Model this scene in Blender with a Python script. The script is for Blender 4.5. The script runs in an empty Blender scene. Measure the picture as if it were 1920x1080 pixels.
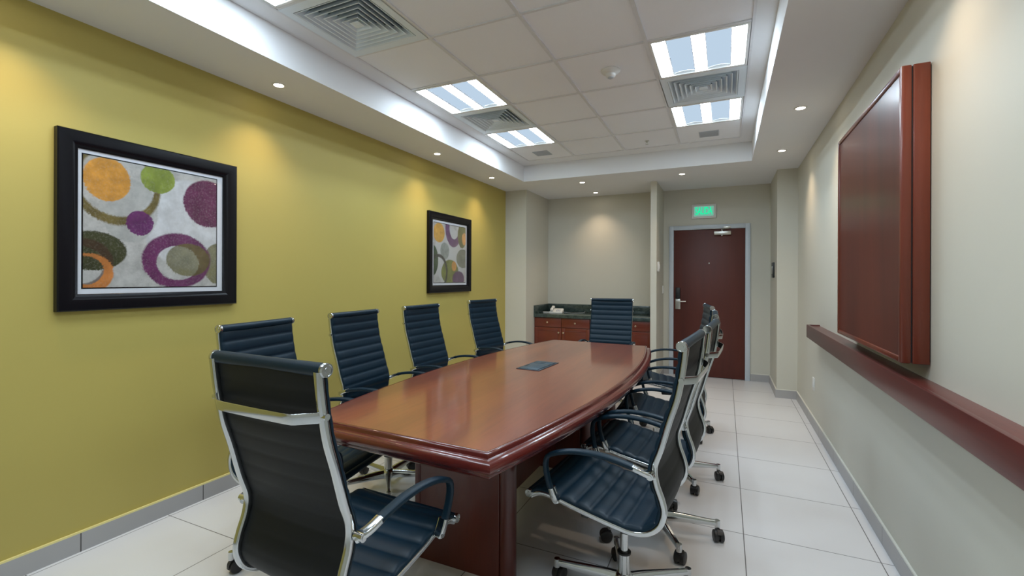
import bpy, bmesh, math, random
from mathutils import Vector, Matrix
random.seed(4)
PI = math.pi
SC = bpy.context.scene
COL = SC.collection

# ---------------------------------------------------------------- room dimensions (metres)
L, R = -2.965, 0.765            # side walls
YF, YN = 7.10, -1.60            # far and near wall
S, T = 2.682, 2.894             # soffit and tray ceiling height
GX, GY, G = -1.683, 2.403, 0.61  # ceiling grid
TX0, TX1, TY0, TY1 = -2.445, 0.262, -1.42, 5.66   # tray opening

# ---------------------------------------------------------------- materials
class NT:
    def __init__(s, name):
        s.m = bpy.data.materials.new(name); s.m.use_nodes = True
        s.t = s.m.node_tree; s.t.nodes.clear()
        s.out = s.t.nodes.new('ShaderNodeOutputMaterial')
    def n(s, typ, **kw):
        nd = s.t.nodes.new(typ)
        for k, v in kw.items(): setattr(nd, k, v)
        return nd
    def l(s, a, b): s.t.links.new(a, b)
    def val(s, sock, v):
        if isinstance(v, bpy.types.NodeSocket): s.l(v, sock)
        else: sock.default_value = v
    def math(s, op, a, b=None, clamp=False):
        nd = s.n('ShaderNodeMath', operation=op); nd.use_clamp = clamp
        s.val(nd.inputs[0], a)
        if b is not None: s.val(nd.inputs[1], b)
        return nd.outputs[0]
    def mix(s, f, a, b):
        nd = s.n('ShaderNodeMix', data_type='RGBA')
        s.val(nd.inputs[0], f)
        for i, c in ((6, a), (7, b)):
            if isinstance(c, bpy.types.NodeSocket): s.l(c, nd.inputs[i])
            else: nd.inputs[i].default_value = (*c[:3], 1)
        return nd.outputs[2]
    def noise(s, vec, scale, detail=4, rough=.55):
        nd = s.n('ShaderNodeTexNoise'); s.l(vec, nd.inputs['Vector'])
        nd.inputs['Scale'].default_value = scale; nd.inputs['Detail'].default_value = detail
        nd.inputs['Roughness'].default_value = rough
        return nd.outputs['Fac']
    def mapr(s, v, a, b, c, d):
        nd = s.n('ShaderNodeMapRange'); s.val(nd.inputs[0], v)
        for i, x in enumerate((a, b, c, d)): nd.inputs[i+1].default_value = x
        return nd.outputs[0]
    def scaled(s, vec, sc):
        nd = s.n('ShaderNodeMapping'); s.l(vec, nd.inputs[0]); nd.inputs['Scale'].default_value = sc
        return nd.outputs[0]
    def bsdf(s, color, rough=.5, metal=0., spec=.5, coat=0., coat_r=.1, bump=None, bstr=.1, bdist=.01):
        b = s.n('ShaderNodeBsdfPrincipled')
        if isinstance(color, bpy.types.NodeSocket): s.l(color, b.inputs['Base Color'])
        else: b.inputs['Base Color'].default_value = (*color[:3], 1)
        s.val(b.inputs['Roughness'], rough); b.inputs['Metallic'].default_value = metal
        b.inputs['Specular IOR Level'].default_value = spec
        b.inputs['Coat Weight'].default_value = coat; b.inputs['Coat Roughness'].default_value = coat_r
        if bump is not None:
            bn = s.n('ShaderNodeBump'); bn.inputs['Strength'].default_value = bstr
            bn.inputs['Distance'].default_value = bdist; s.l(bump, bn.inputs['Height']); s.l(bn.outputs[0], b.inputs['Normal'])
        s.l(b.outputs[0], s.out.inputs[0])
        return b

def lin(r, g, b):
    f = lambda c: (c/255/12.92) if c/255 <= .04045 else ((c/255+.055)/1.055)**2.4
    return (f(r), f(g), f(b))

def simple(name, col, rough=.5, metal=0., spec=.5, var=.06, nscale=30, **kw):
    t = NT(name); c = t.n('ShaderNodeTexCoord').outputs['Object']
    nz = t.noise(c, nscale)
    dark = tuple(x*(1-var) for x in col); light = tuple(min(1, x*(1+var)) for x in col)
    t.bsdf(t.mix(nz, dark, light), rough, metal, spec, **kw)
    return t.m

def paint(name, col, sc=(1, 1, 1), bstr=.06, rough=.6, spec=.3):
    t = NT(name); g = t.n('ShaderNodeNewGeometry').outputs['Position']
    v = t.scaled(g, sc)
    n1 = t.noise(v, 90, 3); n2 = t.noise(g, 1.6, 2)
    c = t.mix(n2, tuple(x*.97 for x in col), tuple(x*1.03 for x in col))
    t.bsdf(c, rough, 0, spec, bump=n1, bstr=bstr, bdist=.002)
    return t.m

def wood(name, dark, mid, light, axis='y', rough=.3, coat=.4, coat_r=.08, sc=1., spec=.5, bs=.012):
    t = NT(name); c = t.n('ShaderNodeTexCoord').outputs['Object']
    long_, cross = .6*sc, 9*sc
    s = {'x': (long_, cross, cross), 'y': (cross, long_, cross), 'z': (cross, cross, long_)}[axis]
    v = t.scaled(c, s)
    a = t.noise(v, 1.0, 6, .6); b = t.noise(v, 7.0, 4, .6)
    s2 = {'x': (.25, 2.2, 2.2), 'y': (2.2, .25, 2.2), 'z': (2.2, 2.2, .25)}[axis]
    d = t.noise(t.scaled(c, s2), 1.5*sc, 2)
    col = t.mix(t.mapr(a, .3, .7, 0, 1), dark, mid)
    col = t.mix(t.mapr(d, .35, .7, 0, .8), col, light)
    col = t.mix(t.mapr(b, .45, .75, 0, .35), col, dark)
    t.bsdf(col, rough, 0, spec, coat, coat_r, bump=b if bs else None, bstr=bs, bdist=.002)
    return t.m

def tiles(name, col, grout, x0, y0, s, gw, rough=.28, axes=('X', 'Y'), spec=.5, coat=0.):
    t = NT(name); g = t.n('ShaderNodeNewGeometry').outputs['Position']
    sep = t.n('ShaderNodeSeparateXYZ'); t.l(g, sep.inputs[0])
    mask = None
    ids = []
    for ax, o in zip(axes, (x0, y0)):
        u = t.math('DIVIDE', t.math('SUBTRACT', sep.outputs[ax], o), s)
        fr = t.math('FRACT', t.math('ADD', u, 50.0))
        ids.append(t.math('FLOOR', t.math('ADD', u, 50.0)))
        d = t.math('MINIMUM', fr, t.math('SUBTRACT', 1.0, fr))
        ln = t.math('LESS_THAN', d, gw/s/2)
        mask = ln if mask is None else t.math('MAXIMUM', mask, ln)
    nz = t.noise(g, 3.5, 5, .6); nf = t.noise(g, 60, 3)
    c = t.mix(nz, tuple(x*.96 for x in col), tuple(x*1.02 for x in col))
    if len(ids) == 2:
        w = t.n('ShaderNodeTexWhiteNoise', noise_dimensions='2D')
        cb = t.n('ShaderNodeCombineXYZ'); t.l(ids[0], cb.inputs[0]); t.l(ids[1], cb.inputs[1]); t.l(cb.outputs[0], w.inputs['Vector'])
        c = t.mix(t.math('MULTIPLY', w.outputs['Value'], .06), c, tuple(x*.5 for x in col))
    c = t.mix(mask, c, grout)
    hgt = t.math('SUBTRACT', 1.0, mask)
    t.bsdf(c, t.mapr(nz, .3, .7, rough*.95, rough*1.08), 0, spec, coat, bump=hgt, bstr=.15, bdist=.002)
    return t.m

def emit(name, col, strength):
    t = NT(name); e = t.n('ShaderNodeEmission')
    e.inputs[0].default_value = (*col, 1); e.inputs[1].default_value = strength
    t.l(e.outputs[0], t.out.inputs[0]); return t.m

def pane_mat(name):
    t = NT(name); tr = t.n('ShaderNodeBsdfTransparent'); gl = t.n('ShaderNodeBsdfGlossy')
    gl.inputs['Roughness'].default_value = .03
    fr = t.n('ShaderNodeFresnel'); fr.inputs[0].default_value = 1.45
    mx = t.n('ShaderNodeMixShader'); t.l(t.math('MULTIPLY', fr.outputs[0], .22), mx.inputs[0]); t.l(tr.outputs[0], mx.inputs[1]); t.l(gl.outputs[0], mx.inputs[2])
    t.l(mx.outputs[0], t.out.inputs[0]); return t.m

def art_mat(name, base1, base2, shapes):
    """abstract print: shapes = (cx, cy, rx, ry, inner(0..1) or 0, inner dx, inner dy, colour, alpha)"""
    t = NT(name); c = t.n('ShaderNodeTexCoord').outputs['Object']
    sep = t.n('ShaderNodeSeparateXYZ'); t.l(c, sep.inputs[0])
    nA = t.noise(c, 9, 6, .65); nB = t.noise(c, 60, 4, .7); nC = t.noise(c, 5, 3)
    wob = t.math('MULTIPLY', t.math('SUBTRACT', nB, .5), .035)
    wob2 = t.math('MULTIPLY', t.math('SUBTRACT', nC, .5), .03)
    u = t.math('ADD', t.math('ADD', sep.outputs['Y'], wob), wob2)
    v = t.math('ADD', sep.outputs['Z'], wob)
    col = t.mix(t.mapr(nA, .35, .65, 0, 1), base1, base2)
    col = t.mix(t.mapr(nB, .56, .75, 0, .35), col, lin(120, 115, 112))
    def ell(cx, cy, rx, ry, soft=.03):
        a = t.math('DIVIDE', t.math('SUBTRACT', u, cx), rx); b = t.math('DIVIDE', t.math('SUBTRACT', v, cy), ry)
        d = t.math('SQRT', t.math('ADD', t.math('MULTIPLY', a, a), t.math('MULTIPLY', b, b)))
        return t.mapr(d, 1-soft, 1+soft, 1, 0)
    for (cx, cy, rx, ry, inn, dx, dy, cc, al) in shapes:
        m = ell(cx, cy, rx, ry)
        if inn:
            m = t.math('MULTIPLY', m, t.math('SUBTRACT', 1.0, ell(cx+dx, cy+dy, rx*inn, ry*inn)))
        m = t.math('MULTIPLY', m, al)
        m = t.math('MULTIPLY', m, t.mapr(nB, .25, .5, .75, 1))
        cv = t.mix(t.mapr(nA, .35, .68, 0, 1), tuple(x*.72 for x in cc), tuple(min(1, x*1.2) for x in cc))
        col = t.mix(m, col, cv)
    t.bsdf(col, .5, 0, .3)
    return t.m

M = {}
M['wall_yellow'] = paint('yellow_green_paint', lin(184, 168, 92), (1, 1, .25), .05, .5, .35)
M['wall_beige'] = paint('greige_paint', lin(206, 203, 190), (1, 1, 1), .05, .55, .3)
M['ceil'] = paint('ceiling_white', lin(232, 232, 233), (1, 1, 1), .04, .8, .2)
M['tile_c'] = paint('mineral_tile', lin(243, 244, 248), (1, 1, 1), .3, .9, .1)
M['tee'] = simple('tee_bar_grey', lin(222, 222, 224), .5)
M['floor'] = tiles('porcelain_floor', lin(222, 221, 221), lin(105, 102, 100), .096, 3.42, .605, .0045, .3)
M['skirt_y'] = tiles('skirting_tile_y', lin(172, 170, 169), lin(70, 68, 66), 0, 3.475, .602, .005, .35, ('Y',))
M['skirt_x'] = tiles('skirting_tile_x', lin(172, 170, 169), lin(70, 68, 66), .3, 0, .605, .005, .35, ('X',))
M['bead_y'] = simple('bead_yellow', lin(236, 222, 150), .35)
M['bead_w'] = simple('bead_white', lin(225, 222, 210), .35)
M['tabletop'] = wood('cherry_top', lin(96, 40, 28), lin(136, 66, 42), lin(160, 86, 54), 'y', .3, .8, .10, .8)
M['tableedge'] = wood('cherry_edge', lin(78, 24, 19), lin(98, 33, 26), lin(112, 42, 32), 'y', .25, .7, .08, bs=0)
M['tablebase'] = wood('cherry_base', lin(66, 20, 14), lin(90, 29, 18), lin(100, 36, 22), 'z', .32, .3, .12)
M['cab'] = wood('cherry_cabinet', lin(92, 36, 22), lin(112, 46, 28), lin(122, 54, 34), 'x', .35, .3, .15)
M['door'] = wood('mahogany_door', lin(76, 30, 22), lin(90, 36, 25), lin(98, 42, 30), 'z', .48, .0, .3)
M['board'] = wood('mahogany_board', lin(76, 28, 18), lin(98, 38, 23), lin(112, 48, 30), 'z', .33, .35, .2)
M['board_side'] = wood('mahogany_side', lin(88, 33, 18), lin(112, 44, 24), lin(122, 54, 29), 'z', .35, .3, .15)
M['rail'] = wood('mahogany_rail', lin(62, 20, 20), lin(84, 30, 28), lin(108, 46, 38), 'y', .38, .25, .2)
M['granite'] = None
M['leather'] = simple('black_leatherette_blue_lit', (.0035, .018, .033), .42, 0, .26, .12, 60, coat=.03, coat_r=.3)  # black leatherette, blue cast of the cool ceiling light put into the colour
M['leather_back'] = simple('dark_leatherette_back', (.006, .007, .008), .55, 0, .28, .12, 60)  # same leatherette on the rear faces, without the painted blue light
M['chrome'] = simple('chrome', (.62, .64, .65), .13, 1., .5, .02, 10)
M['chrome_dark'] = simple('chrome_emblem', (.10, .12, .12), .3, 1., .5, .05)
M['black'] = simple('black_plastic', (.012, .012, .013), .42)
M['frame'] = simple('black_frame', (.004, .004, .006), .25, 0, .25, .1, 40)
M['mat'] = simple('mount_board', lin(222, 224, 230), .7, 0, .2, .02)
M['white'] = simple('white_plastic', lin(225, 224, 220), .4, var=.02)
M['doorframe'] = simple('white_metal_frame', lin(198, 206, 214), .35, var=.02)
M['steel'] = simple('brushed_steel', (.55, .54, .5), .3, 1.)
M['dark'] = simple('dark_void', (.012, .016, .02), .8)
M['duct'] = simple('diffuser_duct', lin(80, 110, 135), .5)
M['louvre'] = simple('diffuser_louvre', lin(228, 238, 246), .45, var=.02)
M['well'] = emit('reflector_painted_glow', (.60, .76, .93), .85)  # lamp light caught by the reflector wells, painted in as emission
M['grille'] = simple('grey_grille', lin(186, 190, 196), .6)
M['knob'] = simple('satin_knob', (.72, .66, .55), .3, 1.)
M['port'] = simple('port_grey', lin(44, 56, 66), .4)
M['port2'] = simple('port_lid', lin(66, 84, 96), .35, .3)
M['pane'] = pane_mat('picture_glass')
M['tube'] = emit('fluorescent_lens', (.72, .87, 1.0), 38.0)
M['lamp'] = emit('downlight_lens', (1.0, .88, .70), 30.0)
M['green'] = emit('green_letters', (.0, .85, .36), 1.1)
M['green_bg'] = emit('sign_field', (.30, .80, .60), .55)
t = NT('green_granite'); c = t.n('ShaderNodeTexCoord').outputs['Object']
a = t.noise(c, 14, 8, .7); b = t.noise(c, 90, 4, .6)
col = t.mix(t.mapr(a, .35, .7, 0, 1), lin(34, 48, 48), lin(74, 88, 84)); col = t.mix(t.mapr(b, .55, .75, 0, .5), col, lin(120, 128, 120))
t.bsdf(col, .2, 0, .5, .3, .05); M['granite'] = t.m

ART1 = [(.80, .55, .42, .40, 0, 0, 0, lin(214, 216, 220), .7), (.30, .62, .20, .26, 0, 0, 0, lin(176, 176, 172), .8),
        (.22, .80, .30, .31, .84, 0, .02, lin(112, 98, 52), 1), (.15, .84, .155, .17, 0, 0, 0, lin(206, 146, 58), 1), 
        (.505, .91, .13, .12, 0, 0, 0, lin(134, 148, 62), 1), (.93, .76, .225, .215, 0, 0, 0, lin(100, 44, 78), 1),
        (.372, .522, .098, .10, 0, 0, 0, lin(104, 48, 100), 1), (.06, .28, .22, .15, 0, 0, 0, lin(62, 64, 34), 1),
        (.00, .19, .19, .18, .78, -.02, -.02, lin(70, 44, 30), .7), (.03, .11, .165, .15, .72, -.02, .02, lin(190, 120, 60), 1),
        (1.02, .21, .14, .19, 0, 0, 0, lin(118, 114, 74), .9), (.665, .225, .28, .24, .62, .0, -.02, lin(106, 48, 92), 1),
        (.755, .235, .185, .145, 0, 0, 0, lin(104, 98, 44), .8)]
ART2 = [(.5, .45, .5, .5, 0, 0, 0, lin(204, 206, 206), .5), (.15, .84, .165, .165, 0, 0, 0, lin(208, 160, 72), 1),
        (.59, .93, .25, .31, .60, .02, .02, lin(104, 66, 108), 1), (.88, .84, .15, .22, 0, 0, 0, lin(104, 106, 60), 1),
        (.96, .79, .085, .11, 0, 0, 0, lin(204, 150, 84), 1), (-.02, .37, .14, .25, 0, 0, 0, lin(58, 80, 52), 1),
        (.32, .54, .135, .145, 0, 0, 0, lin(146, 152, 146), 1), (.91, .43, .22, .17, 0, 0, 0, lin(122, 124, 108), 1),
        (.49, .18, .27, .215, 0, 0, 0, lin(116, 122, 54), 1), (.14, .18, .27, .30, .86, -.01, -.01, lin(66, 62, 60), 1),
        (.615, .285, .078, .088, 0, 0, 0, lin(204, 146, 72), 1), (.76, .06, .20, .14, 0, 0, 0, lin(96, 62, 98), 1)]

# ---------------------------------------------------------------- mesh helpers
def empty(name, label=None, cat=None, loc=(0, 0, 0), rz=0, group=None):
    o = bpy.data.objects.new(name, None); COL.objects.link(o)
    o.empty_display_size = .1; o.location = loc; o.rotation_euler = (0, 0, rz)
    if label: o['label'] = label
    if cat: o['category'] = cat
    if group: o['group'] = group
    return o

def obj(name, bm, mats, parent=None, loc=None, smooth=35, kind=None, label=None, cat=None, group=None):
    me = bpy.data.meshes.new(name)
    bmesh.ops.recalc_face_normals(bm, faces=bm.faces)
    bm.to_mesh(me); bm.free()
    for m in (mats if isinstance(mats, (list, tuple)) else [mats]): me.materials.append(m)
    if smooth:
        me.polygons.foreach_set('use_smooth', [True]*len(me.polygons))
        try: me.set_sharp_from_angle(angle=math.radians(smooth))
        except Exception: pass
    o = bpy.data.objects.new(name, me); COL.objects.link(o)
    if loc: o.location = loc
    if parent: o.parent = parent
    if kind: o['kind'] = kind
    if label: o['label'] = label
    if cat: o['category'] = cat
    if group: o['group'] = group
    return o

def box(bm, x0, x1, y0, y1, z0, z1, bev=0., mi=0, seg=2):
    vs = [bm.verts.new(p) for p in ((x0,y0,z0),(x1,y0,z0),(x1,y1,z0),(x0,y1,z0),(x0,y0,z1),(x1,y0,z1),(x1,y1,z1),(x0,y1,z1))]
    fs = [bm.faces.new([vs[i] for i in f]) for f in ((0,3,2,1),(4,5,6,7),(0,1,5,4),(1,2,6,5),(2,3,7,6),(3,0,4,7))]
    for f in fs: f.material_index = mi
    if bev:
        es = list({e for f in fs for e in f.edges})
        r = bmesh.ops.bevel(bm, geom=es, offset=bev, segments=seg, affect='EDGES', profile=.5)
        for f in r['faces']: f.material_index = mi
    return fs

def mkbox(x0, x1, y0, y1, z0, z1, bev=0.):
    bm = bmesh.new(); box(bm, x0, x1, y0, y1, z0, z1, bev); return bm

def cyl(bm, p0, p1, r0, r1=None, seg=24, mi=0, caps=True):
    r1 = r0 if r1 is None else r1
    p0, p1 = Vector(p0), Vector(p1); d = (p1-p0).normalized()
    a = d.orthogonal().normalized(); b = d.cross(a)
    rings = []
    for p, r in ((p0, r0), (p1, r1)):
        rings.append([bm.verts.new(p + (a*math.cos(2*PI*i/seg)+b*math.sin(2*PI*i/seg))*r) for i in range(seg)])
    for i in range(seg):
        f = bm.faces.new((rings[0][i], rings[0][(i+1) % seg], rings[1][(i+1) % seg], rings[1][i])); f.material_index = mi
    if caps:
        for rg in rings:
            f = bm.faces.new(rg); f.material_index = mi

def lathe(bm, prof, center=(0, 0, 0), axis='z', seg=28, mi=0):
    """prof: list of (r, h); open ends are capped"""
    c = Vector(center)
    def P(r, h, a):
        u, v = r*math.cos(a), r*math.sin(a)
        return c + {'z': Vector((u, v, h)), 'x': Vector((h, u, v)), 'y': Vector((u, h, v))}[axis]
    rings = [[bm.verts.new(P(max(r, 1e-5), h, 2*PI*i/seg)) for i in range(seg)] for r, h in prof]
    for a, b in zip(rings, rings[1:]):
        for i in range(seg):
            f = bm.faces.new((a[i], a[(i+1) % seg], b[(i+1) % seg], b[i])); f.material_index = mi
    for rg in (rings[0], rings[-1]):
        f = bm.faces.new(rg); f.material_index = mi

def sweep(bm, pts, sec, ref=(1, 0, 0), scales=None, mi=0):
    """sweep section (a along ref side, b along normal) over 3D points"""
    pts = [Vector(p) for p in pts]; ref = Vector(ref); n = len(pts); rings = []
    for i, p in enumerate(pts):
        t = (pts[min(i+1, n-1)]-pts[max(i-1, 0)]).normalized()
        a = (ref - ref.dot(t)*t).normalized(); b = t.cross(a)
        sa, sb = (1, 1) if scales is None else scales[i]
        rings.append([bm.verts.new(p+a*x*sa+b*y*sb) for x, y in sec])
    k = len(sec)
    for r0, r1 in zip(rings, rings[1:]):
        for i in range(k):
            f = bm.faces.new((r0[i], r0[(i+1) % k], r1[(i+1) % k], r1[i])); f.material_index = mi
    for rg in (rings[0], rings[-1]):
        f = bm.faces.new(rg); f.material_index = mi

def rrect(w, h, r, n=3):
    out = []
    for cx, cy, a0 in ((w/2-r, h/2-r, 0), (-w/2+r, h/2-r, 90), (-w/2+r, -h/2+r, 180), (w/2-r, -h/2+r, 270)):
        for i in range(n+1):
            a = math.radians(a0+90*i/n); out.append((cx+r*math.cos(a), cy+r*math.sin(a)))
    return out

def circ(r, n=10): return [(r*math.cos(2*PI*i/n), r*math.sin(2*PI*i/n)) for i in range(n)]

def catmull(P, step=.01):
    P = [Vector(p) for p in P]; Q = [2*P[0]-P[1]]+P+[2*P[-1]-P[-2]]; out = []
    for i in range(1, len(Q)-2):
        n = max(2, int((Q[i+1]-Q[i]).length/step))
        for k in range(n):
            t = k/n
            out.append(.5*((2*Q[i])+(-Q[i-1]+Q[i+1])*t+(2*Q[i-1]-5*Q[i]+4*Q[i+1]-Q[i+2])*t*t+(-Q[i-1]+3*Q[i]-3*Q[i+1]+Q[i+2])*t**3))
    out.append(P[-1]); return out

def prism(bm, poly, z0, z1, mi=0):
    a = [bm.verts.new((x, y, z0)) for x, y in poly]; b = [bm.verts.new((x, y, z1)) for x, y in poly]
    k = len(poly)
    for i in range(k):
        f = bm.faces.new((a[i], a[(i+1) % k], b[(i+1) % k], b[i])); f.material_index = mi
    for rg in (a, b):
        f = bm.faces.new(rg); f.material_index = mi

def struct(name, bm, mats, parent=None, smooth=0):
    return obj(name, bm, mats, parent, smooth=smooth, kind='structure')

def text_mesh(txt, size, extrude, sx=1., sy=1.):
    cu = bpy.data.curves.new('t', 'FONT'); cu.body = txt; cu.size = size; cu.extrude = extrude
    cu.align_x = 'CENTER'; cu.align_y = 'CENTER'; cu.offset = .002
    o = bpy.data.objects.new('t', cu); COL.objects.link(o)
    dg = bpy.context.evaluated_depsgraph_get()
    me = bpy.data.meshes.new_from_object(o.evaluated_get(dg))
    bpy.data.objects.remove(o); bpy.data.curves.remove(cu)
    me.transform(Matrix.Diagonal((sx, sy, 1, 1)))
    return me

# ================================================================ SHELL
W = .12
struct('floor', mkbox(L-W, R+W, YN-W, YF+W, -.1, 0), M['floor'])
struct('wall_left', mkbox(L-W, L, YN-W, YF+W, 0, T+.15), M['wall_yellow'])
struct('wall_right', mkbox(R, R+W, YN-W, YF+W, 0, T+.15), M['wall_beige'])
struct('wall_near', mkbox(L, R, YN-W, YN, 0, T+.15), M['wall_beige'])
# far wall with door opening
DX0, DX1, DZ = -.69, .262, 2.105
bm = bmesh.new()
box(bm, L, DX0-.0, YF, YF+W, 0, T+.15); box(bm, DX1, R, YF, YF+W, 0, T+.15); box(bm, DX0, DX1, YF, YF+W, DZ, T+.15)
struct('wall_far', bm, M['wall_beige'])
struct('wall_left_pillar', mkbox(L, -2.63, 6.18, YF, 0, S), M['wall_beige'])
struct('wall_partition', mkbox(-.90, -.822, 6.33, YF, 0, S), M['wall_beige'])
struct('wall_right_pillar', mkbox(.555, R, 6.235, YF, 0, S), M['wall_beige'])

# ceiling: soffit frame, tray slab with openings for the fittings
fix_cells = {}
for j in (-4, -2, 1, 3): fix_cells[(-1, j)] = 'light'; fix_cells[(2, j)] = 'light'
for j in (-3, -1, 2): fix_cells[(-1, j)] = 'diff'
for j in (-3, -1, 2): fix_cells[(2, j)] = 'diff'
cx = lambda i: GX+i*G
cy = lambda j: GY+j*G
bm = bmesh.new()
box(bm, L, TX0, YN, YF, S, T+.12); box(bm, TX1, R, YN, YF, S, T+.12)
box(bm, TX0, TX1, TY1, YF, S, T+.12); box(bm, TX0, TX1, YN, TY0, S, T+.12)
gx0, gx1, gy0, gy1 = cx(-1), cx(3), cy(-6), cy(5)
box(bm, TX0, gx0, TY0, TY1, T, T+.12); box(bm, gx1, TX1, TY0, TY1, T, T+.12)
box(bm, gx0, gx1, gy1, TY1, T, T+.12); box(bm, gx0, gx1, TY0, gy0, T, T+.12)
for i in range(-1, 3):
    for j in range(-6, 5):
        if (i, j) in fix_cells: continue
        box(bm, cx(i), cx(i+1), cy(j), cy(j+1), T+.006, T+.03, 0, 1)
struct('ceiling', bm, [M['ceil'], M['tile_c']])
bm = bmesh.new()
for i in range(-1, 4):
    w = .012 if i not in (-1, 3) else .008
    box(bm, cx(i)-w, cx(i)+w, gy0, gy1, T-.003, T+.006)
for j in range(-6, 6):
    for i in range(-1, 3): box(bm, cx(i)+.012, cx(i+1)-.012, cy(j)-.009, cy(j)+.009, T-.002, T+.006)
struct('trim_1', bm, M['tee'])

# skirting
bh, bt = .094, .013
def skirt(name, bm_boxes, mat): 
    bm = bmesh.new()
    for b in bm_boxes: box(bm, *b)
    struct(name, bm, mat)
skirt('baseboard_left', [(L, L+bt, YN, 6.18, 0, bh)], M['skirt_y'])
skirt('baseboard_right', [(R-bt, R, YN, 6.235, 0, bh), (.555-bt, .555, 6.235, YF, 0, bh)], M['skirt_y'])
skirt('baseboard_far', [(.32, .542, YF-bt, YF, 0, bh), (.542, R-bt, 6.235-bt, 6.235, 0, bh), (L+bt, -2.63, 6.18-bt, 6.18, 0, bh), (-.9, -.822, 6.33-bt, 6.33, 0, bh), (-.822+bt, -.745, YF-bt, YF, 0, bh)], M['skirt_x'])
skirt('baseboard_partition', [(-.822, -.822+bt, 6.33, YF, 0, bh)], M['skirt_y'])
bm = bmesh.new(); box(bm, L, L+bt-.002, YN, 6.16, bh, bh+.009); struct('trim_2', bm, M['bead_y'])
bm = bmesh.new(); box(bm, R-bt+.002, R, YN, 6.22, bh, bh+.008); box(bm, .557-bt, .555, 6.235, YF-.02, bh, bh+.008)
box(bm, .545, R-bt, 6.225, 6.235, bh, bh+.008); box(bm, .325, .54, YF-.01, YF, bh, bh+.008); struct('trim_3', bm, M['bead_w'])

# ================================================================ DOOR
d = empty('door_1'); d['kind'] = 'structure'; d.location = (0, 0, 0)
obj('door_panel', mkbox(DX0+.012, DX1-.012, YF-.005, YF+.04, .006, DZ-.012, .002), M['door'], d)
bm = bmesh.new()
for a in ((DX0-.052, DX0+.01), (DX1-.01, DX1+.052)): box(bm, a[0], a[1], YF-.022, YF+.06, 0, DZ+.052, .003)
box(bm, DX0+.0101, DX1-.0101, YF-.022, YF+.06, DZ-.01, DZ+.052, .003)
obj('door_frame', bm, M['doorframe'], d)
k = obj('door_lock', mkbox(-.655, -.585, YF-.022, YF-.006, .955, 1.10, .004), M['steel'], d, label='satin steel lock plate with lever')
bm = bmesh.new(); cyl(bm, (-.62, YF-.02, 1.065), (-.62, YF-.06, 1.065), .011); sweep(bm, [(-.63, YF-.06, 1.065), (-.56, YF-.062, 1.066), (-.51, YF-.055, 1.068)], rrect(.014, .02, .006), (0, 0, 1))
cyl(bm, (-.63, YF-.02, .995), (-.63, YF-.028, .995), .011)
obj('lever_handle', bm, M['steel'], k)
obj('card_reader', mkbox(-.652, -.588, YF-.034, YF-.006, 1.10, 1.265, .01), M['black'], d, label='black card reader above the lever')
bm = bmesh.new(); cyl(bm, (-.205, YF-.012, 1.615), (-.205, YF-.004, 1.615), .009); obj('peephole', bm, M['steel'], d)
c_ = obj('door_closer', mkbox(-.14, .075, YF-.06, YF-.005, 2.005, 2.06, .006), M['steel'], d, label='silver hydraulic door closer')
bm = bmesh.new(); cyl(bm, (-.04, YF-.035, 1.992), (-.04, YF-.035, 2.085), .011)
sweep(bm, [(-.04, YF-.035, 2.082), (.05, YF-.09, 2.09)], rrect(.02, .006, .002), (1, 0, 0)); sweep(bm, [(.045, YF-.09, 2.093), (-.2, YF-.04, 2.10), (-.40, YF-.03, 2.105)], rrect(.018, .006, .002), (0, 1, 0))
box(bm, -.02, .07, YF-.05, YF-.0225, 2.098, 2.125, .002)
obj('closer_arm', bm, M['steel'], c_)

# ================================================================ EXIT SIGN, switches, thermostat, outlets
sg = empty('exit_sign', 'white wall sign with glowing green SALIDA letters above the door', 'sign', (-.277, YF, 2.352))
bm = bmesh.new(); box(bm, -.16, .16, -.03, 0, -.101, .101, .006)
obj('sign_case', bm, M['white'], sg)
bm = bmesh.new(); box(bm, -.128, .128, -.0325, -.0295, -.07, .07, .001); obj('sign_field', bm, M['green_bg'], sg)
me = text_mesh('SALIDA', .13, .0008, .52, 1.12); me.materials.append(M['green'])
o = bpy.data.objects.new('sign_letters', me); COL.objects.link(o); o.parent = sg; o.rotation_euler = (PI/2, 0, 0); o.location = (0, -.0335, 0)

def plate(name, label, cat, x0, x1, y0, y1, z0, z1, face, inner=True, mat='white', group=None):
    t_ = empty(name, label, cat, ((x0+x1)/2, (y0+y1)/2, (z0+z1)/2), 0, group)
    hx, hy, hz = (x1-x0)/2, (y1-y0)/2, (z1-z0)/2
    obj('cover_plate', mkbox(-hx, hx, -hy, hy, -hz, hz, min(.003, hx*.6, hy*.6)), M[mat], t_)
    s = -1 if face in ('-x', '-y') else 1
    e = .004
    if face[1] == 'x':
        xa, xb = sorted((s*(hx-.002), s*(hx+e)))
        bm = mkbox(xa, xb, -hy*.42, hy*.42, -hz*.5, hz*.5, .001)
    else:
        ya, yb = sorted((s*(hy-.002), s*(hy+e)))
        bm = mkbox(-hx*.42, hx*.42, ya, yb, -hz*.5, hz*.5, .001)
    obj('rocker' if 'switch' in name else 'insert', bm, M['white' if mat != 'black' else 'steel'], t_)
plate('wall_thermostat', 'small white control box high on the partition edge by the door', 'thermostat', -.822, -.797, 6.40, 6.50, 1.49, 1.62, '+x')
plate('light_switch', 'white light switch low on the partition just left of the door', 'switch', -.822, -.812, 6.96, 7.05, 1.18, 1.29, '+x')
plate('wall_panel', 'dark framed control plate on the side of the right pillar near the door', 'control panel', .537, .555, 6.52, 6.72, 1.41, 1.60, '-x', mat='black')
plate('wall_outlet', 'white wall outlet under the wooden ledge near the far corner', 'outlet', R-.008, R, 5.10, 5.18, .345, .465, '-x')

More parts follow.
